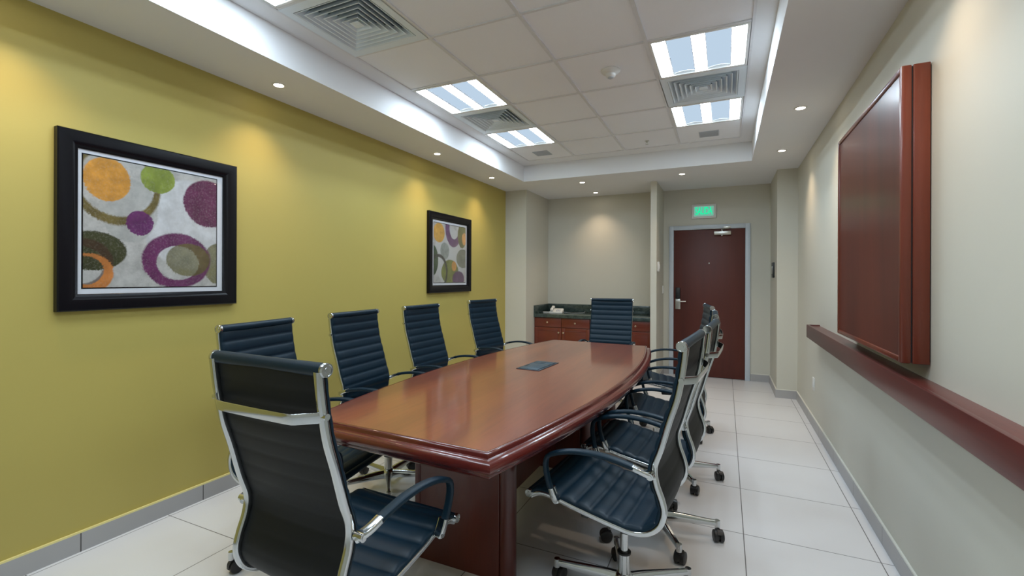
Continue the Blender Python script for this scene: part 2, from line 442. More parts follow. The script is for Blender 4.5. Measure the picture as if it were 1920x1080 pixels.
# ================================================================ PICTURES
def picture(y0, y1, z0, z1, label, art, am, border):
    cyy, czz = (y0+y1)/2, (z0+z1)/2; hy, hz = (y1-y0)/2, (z1-z0)/2
    p = empty('framed_picture', label, 'picture', (L, cyy, czz), 0, 'square framed prints on the yellow wall')
    fw = .085
    bm = bmesh.new()
    prof = [(0, 0), (0, .032), (.006, .037), (.055, .037), (.066, .030), (.074, .026), (.080, .024), (fw, .018), (fw, 0)]
    corners = [(-hy, -hz, 1, 1), (hy, -hz, -1, 1), (hy, hz, -1, -1), (-hy, hz, 1, -1)]
    rings = [[bm.verts.new((dd, y+sy*w, z+sz*w)) for w, dd in prof] for y, z, sy, sz in corners]
    for i in range(4):
        a, b = rings[i], rings[(i+1) % 4]
        for q in range(len(prof)):
            bm.faces.new((a[q], a[(q+1) % len(prof)], b[(q+1) % len(prof)], b[q]))
    obj('frame', bm, M['frame'], p)
    iy, iz = hy-fw, hz-fw
    obj('mount', mkbox(.004, .012, -iy, iy, -iz, iz), M['mat'], p)
    ay0, ay1, az0, az1 = border      # print rectangle, local
    bm = bmesh.new(); box(bm, .0119, .0128, ay0-.006, ay1+.006, az0-.006, az1+.006); obj('print_line', bm, M['frame'], p)
    s = ay1-ay0
    bm = mkbox(-.002, .002, 0, 1, 0, 1)
    a_ = obj('print', bm, art_mat(art, lin(196, 194, 190), lin(164, 162, 158), am), p, loc=(.0135, ay0, az0), smooth=0)
    a_.scale = (.4, s, az1-az0)
    obj('glass', mkbox(.0165, .0185, -iy, iy, -iz, iz), M['pane'], p, smooth=0)
picture(1.100, 2.005, 1.218, 2.122, 'large near picture of purple, orange and olive rings in black frame', 'abstract_print_near', ART1, (-.345, .328, -.335, .342))
picture(4.190, 5.110, 1.224, 2.132, 'far picture of green, grey and orange ovals in black frame', 'abstract_print_far', ART2, (-.345, .345, -.338, .338))

# ================================================================ BOARD + LEDGE
bw = empty('conference_board', 'closed dark cherry wooden board cabinet hung on the right wall', 'board cabinet', (R, 3.02, 1.66))
y0, y1, z0, z1 = 2.425-3.02, 3.615-3.02, 1.042-1.66, 2.283-1.66
obj('cabinet_body', mkbox(-.060, -.004, y0, y1, z0, z1, .003), M['board_side'], bw)
obj('wall_cleat', mkbox(-.0045, -.0005, y0+.01, y1-.01, z0+.01, z1-.01), M['dark'], bw)
obj('hinge_gap', mkbox(-.0645, -.0595, y0+.006, y1-.006, z0+.006, z1-.006), M['dark'], bw)
bm = bmesh.new(); x1 = -.064; x0 = -.100
box(bm, x0+.006, x1, y0+.02, y1-.02, z0+.02, z1-.02)
f_ = obj('door_panel', bm, M['board'], bw, smooth=0)
bm = bmesh.new()
for (a, b, c, e) in ((y0, y0+.026, z0, z1), (y1-.026, y1, z0, z1), (y0+.0262, y1-.0262, z0, z0+.026), (y0+.0262, y1-.0262, z1-.026, z1)):
    box(bm, x0-.001, x1, a, b, c, e, .006)
obj('door_rim', bm, M['board_side'], f_)
lg = empty('wall_ledge', 'long dark cherry wooden ledge shelf fixed along the right wall', 'ledge', (R, 2.4, .98))
LY1 = 4.868-2.4; LY0 = -1.2-2.4
bm = bmesh.new(); box(bm, -.100, -.080, LY0, LY1, -.107, .006, .003); obj('front_board', bm, M['rail'], lg)
bm = bmesh.new(); box(bm, -.0805, 0, LY0, LY1-.02, -.03, -.002, .001); obj('shelf', bm, M['rail'], lg)
bm = bmesh.new(); box(bm, -.0805, 0, LY1-.0195, LY1, -.04, .006, .002); obj('end_cap', bm, M['rail'], lg)

# ================================================================ CEILING FITTINGS
def first_or_copy(cache, key, builder):
    if key not in cache:
        cache[key] = builder(); return cache[key], True
    return copy_tree(cache[key]), False
def copy_tree(o, parent=None):
    c = o.copy(); COL.objects.link(c)
    if parent: c.parent = parent
    for ch in list(o.children): copy_tree(ch, c)
    return c

def build_light():
    r = empty('ceiling_light', 'x', 'ceiling light')
    h = .293
    bm = bmesh.new()
    for a in ((-h, -h+.018, -h, h), (h-.018, h, -h, h), (-h+.018, h-.018, -h, -h+.02), (-h+.018, h-.018, h-.02, h)):
        box(bm, *a, -.004, .03, .001)
    box(bm, -h, h, -h, h, .075, .085)
    for a in ((-h, -h+.004, -h, h), (h-.004, h, -h, h), (-h, h, -h, -h+.004), (-h, h, h-.004, h)): box(bm, *a, .028, .078)
    obj('housing', bm, M['white'], r)
    xs = [(-.272, -.192), (-.040, .040), (.192, .272)]
    for a, b in xs:
        bm = bmesh.new()
        n = 8; secs = [(a, .022)]+[(a+(b-a)*i/n, .003-.006*math.sin(PI*i/n)) for i in range(n+1)]+[(b, .022)]; n += 2
        v0 = [bm.verts.new((x, -.270, z)) for x, z in secs]; v1 = [bm.verts.new((x, .270, z)) for x, z in secs]
        for i in range(n): bm.faces.new((v0[i], v0[i+1], v1[i+1], v1[i]))
        obj('lens', bm, M['tube'], r)
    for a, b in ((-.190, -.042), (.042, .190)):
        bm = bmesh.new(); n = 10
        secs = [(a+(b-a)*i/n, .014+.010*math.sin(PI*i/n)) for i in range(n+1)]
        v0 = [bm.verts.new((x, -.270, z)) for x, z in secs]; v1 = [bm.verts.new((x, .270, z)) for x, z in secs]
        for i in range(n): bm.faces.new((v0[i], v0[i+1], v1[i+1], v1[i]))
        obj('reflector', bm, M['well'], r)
    bm = bmesh.new()
    for x in (-.190, -.042, .042, .190): box(bm, x-.002, x+.002, -.272, .272, .003, .03)
    obj('divider', bm, M['tee'], r)
    return r

def build_diff():
    r = empty('ceiling_diffuser', 'x', 'air diffuser')
    h = .300
    bm = bmesh.new()
    for a in ((-h, -.245, -h, h), (.245, h, -h, h), (-.245, .245, -h, -.245), (-.245, .245, .245, h)): box(bm, *a, -.003, .004)
    for a in ((-.25, -.245, -.25, .25), (.245, .25, -.25, .25), (-.25, .25, -.25, -.245), (-.25, .25, .245, .25)): box(bm, *a, 0, .10)
    obj('frame', bm, M['louvre'], r)
    obj('duct', mkbox(-.245, .245, -.245, .245, .092, .1), M['duct'], r)
    bm = bmesh.new()
    def skirtring(a, ztop, run):
        # frustum flaring down and outwards
        q = [(-1, -1), (1, -1), (1, 1), (-1, 1)]
        o0 = [bm.verts.new((x*a, y*a, -.004)) for x, y in q]; i0 = [bm.verts.new((x*(a-run), y*(a-run), ztop)) for x, y in q]
        o1 = [bm.verts.new((x*(a-.007), y*(a-.007), -.003)) for x, y in q]; i1 = [bm.verts.new((x*(a-run-.003), y*(a-run-.003), ztop)) for x, y in q]
        for i in range(4):
            j = (i+1) % 4
            bm.faces.new((o0[i], o0[j], i0[j], i0[i])); bm.faces.new((o1[i], o1[j], i1[j], i1[i])); bm.faces.new((o0[i], o0[j], o1[j], o1[i])); bm.faces.new((i0[i], i0[j], i1[j], i1[i]))
    for a in (.242, .206, .170, .134, .098, .062): skirtring(a, .045, .034)
    obj('louvres', bm, M['louvre'], r, smooth=0)
    bm = bmesh.new(); box(bm, -.03, .03, -.03, .03, -.002, .002, .001); cyl(bm, (0, 0, 0), (0, 0, .09), .01)
    obj('center_plate', bm, M['louvre'], r)
    return r
cache = {}
LN = {(-1, -4): 'square fluorescent ceiling light on the left row, hindmost behind the camera', (-1, -2): 'square fluorescent ceiling light cut off by the top edge, beside the nearest diffuser',
      (-1, 1): 'square fluorescent ceiling light on the left row, nearer of the visible pair', (-1, 3): 'square fluorescent ceiling light on the left row, farthest towards the sideboard',
      (2, -4): 'square fluorescent ceiling light on the right row, hindmost behind the camera', (2, -2): 'square fluorescent ceiling light on the right row overhead',
      (2, 1): 'large bright square fluorescent ceiling light on the right row, nearest to the viewer', (2, 3): 'square fluorescent ceiling light on the right row, farthest towards the door'}
DN = {(-1, -3): 'square air diffuser on the left row behind the camera', (-1, -1): 'large square louvred air diffuser at the top left of the tray ceiling',
      (-1, 2): 'square louvred air diffuser between the two left ceiling lights', (2, -3): 'square air diffuser on the right row behind the camera',
      (2, -1): 'square air diffuser on the right row just overhead', (2, 2): 'square louvred air diffuser between the two right ceiling lights'}
for (i, j), k_ in fix_cells.items():
    o, new = first_or_copy(cache, k_, build_light if k_ == 'light' else build_diff)
    o.location = (cx(i)+G/2, cy(j)+G/2, T)
    o['label'] = (LN if k_ == 'light' else DN)[(i, j)]
    o['group'] = 'fluorescent ceiling lights' if k_ == 'light' else 'ceiling air diffusers'

def build_down():
    r = empty('downlight', 'x', 'downlight')
    bm = bmesh.new(); lathe(bm, [(.030, -.001), (.032, -.005), (.040, -.006), (.044, -.003), (.045, 0), (.030, 0)]); obj('trim_ring', bm, M['white'], r)
    bm = bmesh.new(); cyl(bm, (0, 0, -.0005), (0, 0, -.0035), .0295); obj('lamp_lens', bm, M['lamp'], r)
    return r
DL = [(-2.722, .90, 'recessed downlight over the near end of the yellow wall', 1), (-2.722, 2.15, 'recessed downlight above the yellow wall, over the large picture', 1),
      (-2.715, 4.016, 'recessed downlight above the yellow wall, over the far picture', 1), (-2.72, 5.26, 'recessed downlight above the yellow wall nearest the far corner', 1),
      (.513, .90, 'recessed downlight over the near end of the right wall', 1), (.513, 2.15, 'recessed downlight over the near edge of the wooden board', 1),
      (.512, 4.06, 'recessed downlight right of the tray, nearer one of the visible pair', 1), (.513, 5.33, 'recessed downlight right of the tray nearest the right pillar', 1),
      (-1.743, 6.01, 'recessed downlight in front of the sideboard niche', 1), (-.483, 6.02, 'recessed downlight in front of the door', 1), (-1.765, 6.80, 'recessed downlight inside the niche above the sideboard', 1)]
for x, y, lab, pw in DL:
    o, new = first_or_copy(cache, 'down', build_down)
    o.location = (x, y, S); o['label'] = lab; o['group'] = 'recessed downlights'
    ld = bpy.data.lights.new('spot_lamp', 'SPOT'); ld.energy = 27*pw; ld.color = (1, .76, .53); ld.spot_size = math.radians(104); ld.spot_blend = 1.; ld.shadow_soft_size = .03
    lo = bpy.data.objects.new('spot_lamp', ld); COL.objects.link(lo); lo.location = (x, y, S-.012)

bm = bmesh.new(); lathe(bm, [(.068, 0), (.070, -.008), (.062, -.018), (.044, -.024), (.036, -.030), (.034, -.044), (.026, -.052), (.001, -.054)])
sd = empty('smoke_detector', 'round white smoke detector on a ceiling tile', 'smoke detector', (-.757, 3.33, T+.006))
obj('detector_body', bm, M['white'], sd)
bm = bmesh.new(); lathe(bm, [(.020, -.050), (.021, -.056), (.014, -.060), (.001, -.060)]); obj('sensor', bm, M['grille'], sd)
sp = empty('sprinkler', 'small white ceiling sprinkler head near the tray end', 'sprinkler', (-.781, 5.20, T+.006))
bm = bmesh.new(); lathe(bm, [(.024, 0), (.024, -.003), (.010, -.006), (.006, -.02), (.001, -.02)]); lathe(bm, [(.001, -.036), (.016, -.037), (.016, -.039), (.001, -.039)])
sweep(bm, [(-.006, 0, -.01), (-.013, 0, -.022), (-.003, 0, -.037)], circ(.0018, 6), (0, 1, 0)); sweep(bm, [(.006, 0, -.01), (.013, 0, -.022), (.003, 0, -.037)], circ(.0018, 6), (0, 1, 0))
obj('sprinkler_head', bm, M['steel'], sp)
def build_grille():
    r = empty('ceiling_speaker', 'x', 'ceiling speaker')
    bm = bmesh.new(); box(bm, -.095, .095, -.095, .095, -.006, 0, .002); obj('frame', bm, M['grille'], r)
    bm = bmesh.new()
    for k in range(11): box(bm, -.085, .085, -.083+k*.016, -.083+k*.016+.006, -.009, -.0058)
    obj('grille', bm, M['grille'], r); return r
for x, y, lab in ((cx(-1)+.29, 5.19, 'grey square ceiling speaker beyond the left lights'), (-.156, 5.20, 'grey square ceiling speaker beyond the right lights')):
    o, new = first_or_copy(cache, 'gr', build_grille); o.location = (x, y, T+.006); o['label'] = lab; o['group'] = 'grey ceiling speakers'

# ================================================================ SIDEBOARD
def build_cabinet():
    r = empty('sideboard_cabinet', 'x', 'cabinet')
    w = .432*2-.004; F = 6.475
    obj('carcass', mkbox(0, w, .02, .55, .09, .805, .001), M['cab'], r)
    obj('plinth', mkbox(0, w, .07, .60, 0, .09), M['dark'], r)
    for q in (0, 1):
        a = q*w/2+.003; b = (q+1)*w/2-.003
        dr = obj('drawer', mkbox(a, b, 0, .0195, .665, .80, .003), M['cab'], r)
        bm = bmesh.new(); lathe(bm, [(.005, 0), (.005, -.012), (.012, -.018), (.014, -.024), (.009, -.030), (.001, -.031)], ((a+b)/2, 0, .735), 'y', 16); obj('knob', bm, M['knob'], dr)
        bm = bmesh.new(); box(bm, a, b, .004, .0195, .10, .657, .002)
        for s in ((a, a+.05, .10, .657), (b-.05, b, .10, .657), (a+.0502, b-.0502, .10, .15), (a+.0502, b-.0502, .607, .657)): box(bm, s[0], s[1], 0, .006, s[2], s[3], .0015)
        dd = obj('door', bm, M['cab'], r)
        kx = b-.033 if q == 0 else a+.033
        bm = bmesh.new(); lathe(bm, [(.005, 0), (.005, -.012), (.012, -.018), (.014, -.024), (.009, -.030), (.001, -.031)], (kx, 0, .59), 'y', 16); obj('knob', bm, M['knob'], dd)
    return r
for x, lab in ((-2.628, 'left cherry wood base cabinet under the granite counter, below the telephone'), (-1.764, 'right cherry wood base cabinet under the granite counter, behind the head chair')):
    o, new = first_or_copy(cache, 'cab', build_cabinet); o.location = (x, 6.50, 0); o['label'] = lab; o['group'] = 'cherry sideboard cabinets'
ct = empty('countertop', 'dark green granite countertop with backsplash in the niche', 'countertop', (-1.765, 6.8, .857))
bm = bmesh.new(); box(bm, -.865, .865, -.325, .30, -.05, 0, .004); obj('slab', bm, M['granite'], ct)
bm = bmesh.new(); box(bm, -.865, .865, .28, .299, .0005, .125, .002); box(bm, -.8645, -.845, -.32, .2795, .0005, .125, .002); obj('backsplash', bm, M['granite'], ct)

ph = empty('telephone', 'white corded desk telephone on the granite counter', 'telephone', (-2.37, 6.78, .8575), .15)
bm = bmesh.new()
v = [bm.verts.new(p) for p in ((-.10,-.09,0),(.10,-.09,0),(.10,.09,0),(-.10,.09,0),(-.10,-.09,.02),(.10,-.09,.02),(.10,.09,.065),(-.10,.09,.065))]
for f in ((0,3,2,1),(4,5,6,7),(0,1,5,4),(1,2,6,5),(2,3,7,6),(3,0,4,7)): bm.faces.new([v[i] for i in f])
bmesh.ops.bevel(bm, geom=list(bm.edges), offset=.006, segments=2, affect='EDGES')
obj('base', bm, M['white'], ph)
bm = bmesh.new(); sl = .045/.18
for a in range(3):
    for b_ in range(4):
        x = .0+a*.024; y = -.06+b_*.024; z = .02+(y+.09)*sl
        box(bm, x, x+.016, y, y+.014, z, z+.006, .001)
obj('keypad', bm, M['grille'], ph)
bm = bmesh.new()
sweep(bm, catmull([(-.062, -.085, .045), (-.062, -.07, .062), (-.062, -.03, .068), (-.062, .03, .082), (-.062, .07, .096), (-.062, .088, .088)], .008), rrect(.042, .022, .009), (1, 0, 0))
lathe(bm, [(.022, .030), (.024, .034), (.024, .055), (.001, .058)], (-.062, -.07, 0)); lathe(bm, [(.022, .068), (.024, .072), (.024, .092), (.001, .096)], (-.062, .07, 0))
obj('handset', bm, M['white'], ph)
bm = bmesh.new(); pts = []
for k in range(220):
    u = k/219; pts.append((-.095-.10*math.sin(u*PI)+.006*math.cos(k*.9), -.085+.02*u*0-.02*math.sin(u*PI*2)+.10*u*0.4, .012+.006*math.sin(k*.9)))
sweep(bm, pts, circ(.002, 6), (0, 0, 1)); obj('handset_cord', bm, M['white'], ph)
bm = bmesh.new(); sweep(bm, catmull([(.09, .08, .01), (.16, .06, .004), (.24, .0, .003), (.34, .05, .003), (.40, .13, .004), (.42, .17, .02)], .01), circ(.0025, 8), (0, 0, 1)); obj('line_cord', bm, M['grille'], ph)

# ================================================================ CONFERENCE TABLE
tb = empty('conference_table', 'long boat-shaped cherry conference table with moulded edge', 'table', (-1.222, 3.02, 0))
HL, HE, HB = 1.425, .437, .150
TRO, TCX, TCY, TZ = math.radians(-2.0), -1.14+1.222, 2.865-3.02, .025
def outline(off, n=40):
    pts = []
    hl, he, hb = HL, HE, HB
    base = []
    for i in range(n+1):
        t_ = -1+2*i/n; base.append((he+hb*(1-t_*t_), t_*hl))
    base += [(-x, y) for x, y in reversed(base)]
    N = len(base); res = []
    for i in range(N):
        p, a, b = Vector(base[i]), Vector(base[i-1]), Vector(base[(i+1) % N])
        d1 = (p-a).normalized(); d2 = (b-p).normalized()
        n1 = Vector((d1.y, -d1.x)); n2 = Vector((d2.y, -d2.x)); m = (n1+n2).normalized()
        res.append(p + m*off/max(.3, m.dot(n1)))
    return res
def loft(bm, prof, cap0=False, cap1=False, mi=0):
    rings = []
    for off, z in prof:
        rings.append([bm.verts.new((TCX+p.x*math.cos(TRO)-p.y*math.sin(TRO), TCY+p.x*math.sin(TRO)+p.y*math.cos(TRO), z+TZ)) for p in outline(off)])
    k = len(rings[0])
    for a, b in zip(rings, rings[1:]):
        for i in range(k): bm.faces.new((a[i], a[(i+1) % k], b[(i+1) % k], b[i]))
    if cap0: bm.faces.new(rings[0])
    if cap1: bm.faces.new(rings[-1])
bm = bmesh.new(); loft(bm, [(0, .760), (.0, .720)], True, True); obj('tabletop', bm, M['tabletop'], tb)
bm = bmesh.new()
loft(bm, [(0, .7585), (.0018, .7575), (.0025, .7605), (.008, .7610), (.013, .7585), (.017, .753), (.018, .746), (.0195, .7425), (.026, .7415), (.036, .7395), (.0445, .734), (.050, .7255), (.0515, .716), (.050, .7065), (.045, .699), (.038, .6945), (.034, .688), (.033, .682), (.024, .675), (.006, .671), (-.01, .670)], False, True)
obj('edge_moulding', bm, M['tableedge'], tb)
def rpoly(x0, x1, y0, y1, r, n=8):
    return [(x+(x0+x1)/2, y+(y0+y1)/2) for x, y in rrect(x1-x0, y1-y0, r, n)]
for a, b in ((1.885, 1.965), (3.19, 3.27), (4.0, 4.08)):
    X0, X1 = -1.405+1.222, -.866+1.222; Y0, Y1 = a-3.02, b-3.02
    pd_ = bmesh.new(); prism(pd_, rpoly(X0+.03, X1-.0705, Y0+.008, Y1-.008, .004), .0, .695)
    p_ = obj('leg_panel', pd_, M['tablebase'], tb)
    bm = bmesh.new(); cyl(bm, (X1-.040, (Y0+Y1)/2, 0), (X1-.040, (Y0+Y1)/2, .695), .040, seg=36); obj('corner_post', bm, M['tablebase'], p_)
    bm = bmesh.new(); prism(bm, rpoly(X0, X0+.031, Y0, Y1, .012), 0, .695); obj('edge_strip', bm, M['tablebase'], p_)
bm = bmesh.new(); box(bm, .062, .10, 1.96-3.02, 4.0-3.02, .135, .695); obj('modesty_panel', bm, M['tablebase'], tb)
pt = obj('cable_port', mkbox(-.085, .085, -.165, .165, .7605, .7635, .001), M['port'], tb, loc=(-1.173+1.222, 2.975-3.02, TZ), label='dark flush power and cable box in the tabletop')
pt.rotation_euler = (0, 0, math.radians(-4))
bm = bmesh.new(); box(bm, -.068, .068, -.15, .06, .7636, .7665, .001); box(bm, -.068, .068, .07, .15, .7636, .7665, .001); obj('port_lid', bm, M['port2'], pt)
bm = bmesh.new(); box(bm, -.066, -.055, -.08, -.02, .7667, .7675); box(bm, -.03, .01, .10, .115, .7667, .7675); obj('latch', bm, M['black'], pt)

# ================================================================ CHAIRS
# local frame: +Y forward (sitter's view), X lateral, origin on the floor under the column
RAIL = catmull([(-.270, 1.150), (-.263, 1.09), (-.254, 1.03), (-.240, .96), (-.215, .88), (-.187, .78), (-.163, .705), (-.168, .645), (-.189, .585), (-.197, .545), (-.184, .50), (-.147, .468),
                (-.095, .456), (-.03, .463), (.06, .478), (.15, .495), (.21, .508), (.26, .516), (.30, .512), (.335, .494)], .009)
RAIL = [Vector((0, p.x, p.y)) for p in [Vector((q[0], q[1])) for q in RAIL]]
def arclen(P):
    s = [0]
    for a, b in zip(P, P[1:]): s.append(s[-1]+(b-a).length)
    return s
SL = arclen(RAIL)
def at(s):
    s = max(0, min(SL[-1], s)); i = 0
    while i < len(SL)-2 and SL[i+1] < s: i += 1
    f = (s-SL[i])/(SL[i+1]-SL[i]); p = RAIL[i].lerp(RAIL[i+1], f)
    t_ = (RAIL[min(i+2, len(RAIL)-1)]-RAIL[max(i-1, 0)]).normalized()
    n = Vector((0, -t_.z, t_.y))       # towards the sitter
    return p, n
s_split = SL[min(range(len(RAIL)), key=lambda i: (RAIL[i]-Vector((0, -.184, .50))).length)]
def cushion(s0, s1, nr, sag):
    bm = bmesh.new(); hw = .2285; nx = 12; per = 8
    cols = [(-hw)+2*hw*i/nx for i in range(nx+1)]
    cols = [-hw, -hw+.006]+[-hw+.02+(2*hw-.04)*i/nx for i in range(nx+1)]+[hw-.006, hw]
    top, bot = [], []
    N = nr*per
    for k in range(N+1):
        s = s0+(s1-s0)*k/N; p, n = at(s)
        ph = abs(math.sin(PI*k/per))**.55
        endt = 1.0
        rt, rb = [], []
        for x in cols:
            e = min(1, (hw-abs(x))/.012); e = max(.0, e)**.5
            sg_ = -sag*(1-(x/hw)**2)
            ft = .004+(.004+.0065*ph)*e*endt
            bk = -.002-(.002+.0018*ph)*e*endt
            rt.append(bm.verts.new(p+n*(ft+sg_)+Vector((x, 0, 0)))); rb.append(bm.verts.new(p+n*(bk+sg_)+Vector((x, 0, 0))))
        top.append(rt); bot.append(rb)
    m = len(cols)
    for k in range(N):
        for i in range(m-1):
            bm.faces.new((top[k][i], top[k][i+1], top[k+1][i+1], top[k+1][i])).material_index = 0
            bm.faces.new((bot[k][i], bot[k+1][i], bot[k+1][i+1], bot[k][i+1])).material_index = 1
        bm.faces.new((top[k][0], top[k+1][0], bot[k+1][0], bot[k][0])); bm.faces.new((top[k][-1], bot[k][-1], bot[k+1][-1], top[k+1][-1]))
    for k in (0, N):
        for i in range(m-1): bm.faces.new((top[k][i], top[k][i+1], bot[k][i+1], bot[k][i]))
    return bm

def emblem_caps(par, pos, r):
    for sx in (-1, 1):
        bm = bmesh.new()
        lathe(bm, [(r*.9, sx*.223), (r, sx*.225), (r, sx*.233), (r*.93, sx*.2365), (r*.78, sx*.2365), (r*.74, sx*.2345)], pos, 'x', 24)
        n0 = len(bm.faces)
        lathe(bm, [(r*.74, sx*.2342), (r*.40, sx*.2342), (r*.38, sx*.2362), (.001, sx*.2362)], pos, 'x', 20)
        bm.faces.ensure_lookup_table()
        for f in bm.faces[n0:n0+20]: f.material_index = 1
        obj('end_cap', bm, [M['chrome'], M['chrome_dark']], par)

def build_chair():
    r = empty('conference_chair', 'x', 'chair')
    upper, lower = [], []
    bk = obj('backrest', cushion(.006, s_split, 12, .010), [M['leather'], M['leather_back']], r, smooth=60); upper.append(bk)
    bm = bmesh.new(); p = RAIL[0]
    lathe(bm, [(.0150, -.2235), (.0185, -.219), (.0180, -.10), (.0176, 0), (.0180, .10), (.0185, .219), (.0150, .2235)], p, 'x', 24); obj('top_roll', bm, M['leather'], bk)
    emblem_caps(bk, p, .0195)
    st = obj('seat', cushion(s_split, SL[-1]-.006, 8, .008), [M['leather'], M['leather_back']], r, smooth=60); upper.append(st)
    bm = bmesh.new(); p = RAIL[-1]
    lathe(bm, [(.0130, -.2235), (.0155, -.219), (.0150, 0), (.0155, .219), (.0130, .2235)], p, 'x', 24); obj('front_roll', bm, M['leather'], st)
    emblem_caps(st, p, .0165)
    sec = rrect(.022, .020, .005, 2)
    for sx in (-1, 1):
        bm = bmesh.new(); P = []
        for k in range(0, 121):
            q, n = at(SL[-1]*k/120); P.append(q-n*.0135+Vector((sx*.2185, 0, 0)))
        sweep(bm, P, sec, (1, 0, 0)); upper.append(obj('side_rail', bm, M['chrome'], r, smooth=50))
        # screw heads
    # back handle bar
    p, n = at(.118)
    b = -n
    bm = bmesh.new(); pts = []
    for x, o_ in ((-.222, .014), (-.219, .020), (-.212, .026), (-.160, .052), (-.150, .0555), (-.12, .057), (0, .058), (.12, .057), (.150, .0555), (.160, .052), (.212, .026), (.219, .020), (.222, .014)):
        pts.append(p+b*o_+Vector((x, 0, 0)))
    tang = Vector((0, n.z, -n.y))
    sweep(bm, pts, rrect(.030, .005, .0015, 2), tang)
    for sx in (-1, 1): cyl(bm, p+b*.015+Vector((sx*.2215, 0, 0)), p+b*.015+Vector((sx*.236, 0, 0)), .009, seg=16)
    upper.append(obj('back_bar', bm, M['chrome'], r, smooth=50))
    # armrests
    for sx in (-1, 1):
        path = catmull([(sx*.262, -.112, .703), (sx*.264, -.07, .713), (sx*.265, 0, .7225), (sx*.266, .08, .7235), (sx*.266, .150, .713), (sx*.266, .205, .695), (sx*.266, .232, .679), (sx*.266, .240, .655),
                        (sx*.263, .240, .62), (sx*.257, .229, .565), (sx*.252, .217, .532)], .012)
        bm = bmesh.new(); n_ = len(path)
        sweep(bm, path, rrect(.034, .018, .0075, 3), (1, 0, 0), [(1 if i < n_*.62 else .8, 1) for i in range(n_)])
        ar = obj('armrest', bm, M['leather'], r, smooth=60); upper.append(ar)
        bm = bmesh.new()
        sweep(bm, catmull([(sx*.236, -.172, .676), (sx*.25, -.160, .684), (sx*.2595, -.138, .694), (sx*.2622, -.106, .7045)], .008), rrect(.032, .021, .007, 3), (1, 0, 0))
        cyl(bm, (sx*.2315, -.168, .680), (sx*.262, -.168, .680), .0125, seg=20); cyl(bm, (sx*.262, -.168, .680), (sx*.264, -.168, .680), .007, seg=14)
        obj('arm_bracket', bm, M['chrome'], ar)
        bm = bmesh.new()
        sweep(bm, [(sx*.2525, .220, .552), (sx*.2505, .214, .532), (sx*.247, .205, .507), (sx*.244, .200, .494)], rrect(.034, .026, .006, 3), (1, 0, 0), [(.95, .9), (1, 1), (1, 1.05), (.75, .8)])
        cyl(bm, (sx*.2315, .202, .505), (sx*.264, .202, .505), .010, seg=18)
        obj('arm_foot', bm, M['chrome'], ar)
    # cross members and tilt mechanism
    bm = bmesh.new()
    box(bm, -.075, .075, -.10, .12, .372, .425, .010); box(bm, -.205, .205, -.075, -.045, .418, .440, .004); box(bm, -.205, .205, .085, .115, .438, .462, .004)
    box(bm, -.05, .05, -.05, .10, .42, .448)
    upper.append(obj('tilt_mechanism', bm, M['black'], r))
    bm = bmesh.new(); sweep(bm, [(.07, .02, .395), (.16, .03, .40), (.24, .035, .392)], circ(.005, 8), (0, 0, 1)); box(bm, .21, .265, .022, .048, .386, .398, .004)
    upper.append(obj('lever', bm, M['black'], r))
    # column
    bm = bmesh.new(); cyl(bm, (0, 0, .19), (0, 0, .385), .0165, seg=24); g1 = obj('gas_column', bm, M['chrome'], r); upper.append(g1)
    bm = bmesh.new(); lathe(bm, [(.022, .100), (.026, .105), (.026, .205), (.020, .206)]); lower.append(obj('column_sleeve', bm, M['chrome'], r))
    bm = bmesh.new(); lathe(bm, [(.018, .204), (.029, .206), (.029, .214), (.018, .216)]); lower.append(obj('column_ring', bm, M['black'], r))
    # base
    bm = bmesh.new(); lathe(bm, [(.030, .062), (.037, .066), (.039, .10), (.034, .118), (.027, .124), (.022, .124)]); lower.append(obj('hub', bm, M['chrome'], r))
    for k in range(5):
        a = 2*PI*k/5 + math.radians(18); ca, sa = math.cos(a), math.sin(a); tan_ = (-sa, ca, 0)
        bm = bmesh.new()
        rad = [.026, .09, .17, .25, .300, .316]; zz = [.0935, .0945, .0935, .0915, .090, .089]; hh = [1.25, 1.15, .93, .72, .66, .5]; ww = [1.2, 1.0, .88, .76, .74, .6]
        sec = [(-.0155, -.020), (.0155, -.020), (.016, -.004), (.012, .014), (.006, .020), (-.006, .020), (-.012, .014), (-.016, -.004)]
        # section b axis must point up
        pts = [Vector((ca*q, sa*q, z)) for q, z in zip(rad, zz)]
        t0 = (pts[1]-pts[0]).normalized(); up = t0.cross(Vector(tan_))
        sgn = 1 if up.z > 0 else -1
        sweep(bm, pts, [(x, y*sgn) for x, y in sec], tan_, list(zip(ww, hh)))
        cyl(bm, (ca*.305, sa*.305, .066), (ca*.305, sa*.305, .103), .0135, seg=18)
        lower.append(obj('leg', bm, M['chrome'], r, smooth=40))
        # caster
        bm = bmesh.new(); sw = a + math.radians((70, 160, -40, 100, 20)[k]); px, py = ca*.305, sa*.305
        dx, dy = math.cos(sw), math.sin(sw); wx, wy = px-dx*.018, py-dy*.018; ax = Vector((-dy, dx, 0))
        cyl(bm, (px, py, .045), (px, py, .068), .009, seg=12)
        c0 = Vector((wx, wy, .0305))
        for s2 in (-1, 1):
            i0 = c0+ax*s2*.005; i1 = c0+ax*s2*.0225; i2 = c0+ax*s2*.026
            cyl(bm, i0, i1, .0300, seg=26); cyl(bm, i1, i2, .0300, .0235, seg=26)
        cyl(bm, c0-ax*.006, c0+ax*.006, .020, seg=16)
        hood = []
        for q in range(9):
            an = math.radians(-10+q*20); hood.append(c0+Vector((dx*math.cos(an)*.0335, dy*math.cos(an)*.0335, math.sin(an)*.0335)))
        sweep(bm, hood, [(-.010, -.0015), (.010, -.0015), (.010, .0015), (-.010, .0015)], ax)
        lower.append(obj('caster', bm, M['black'], r, smooth=40))
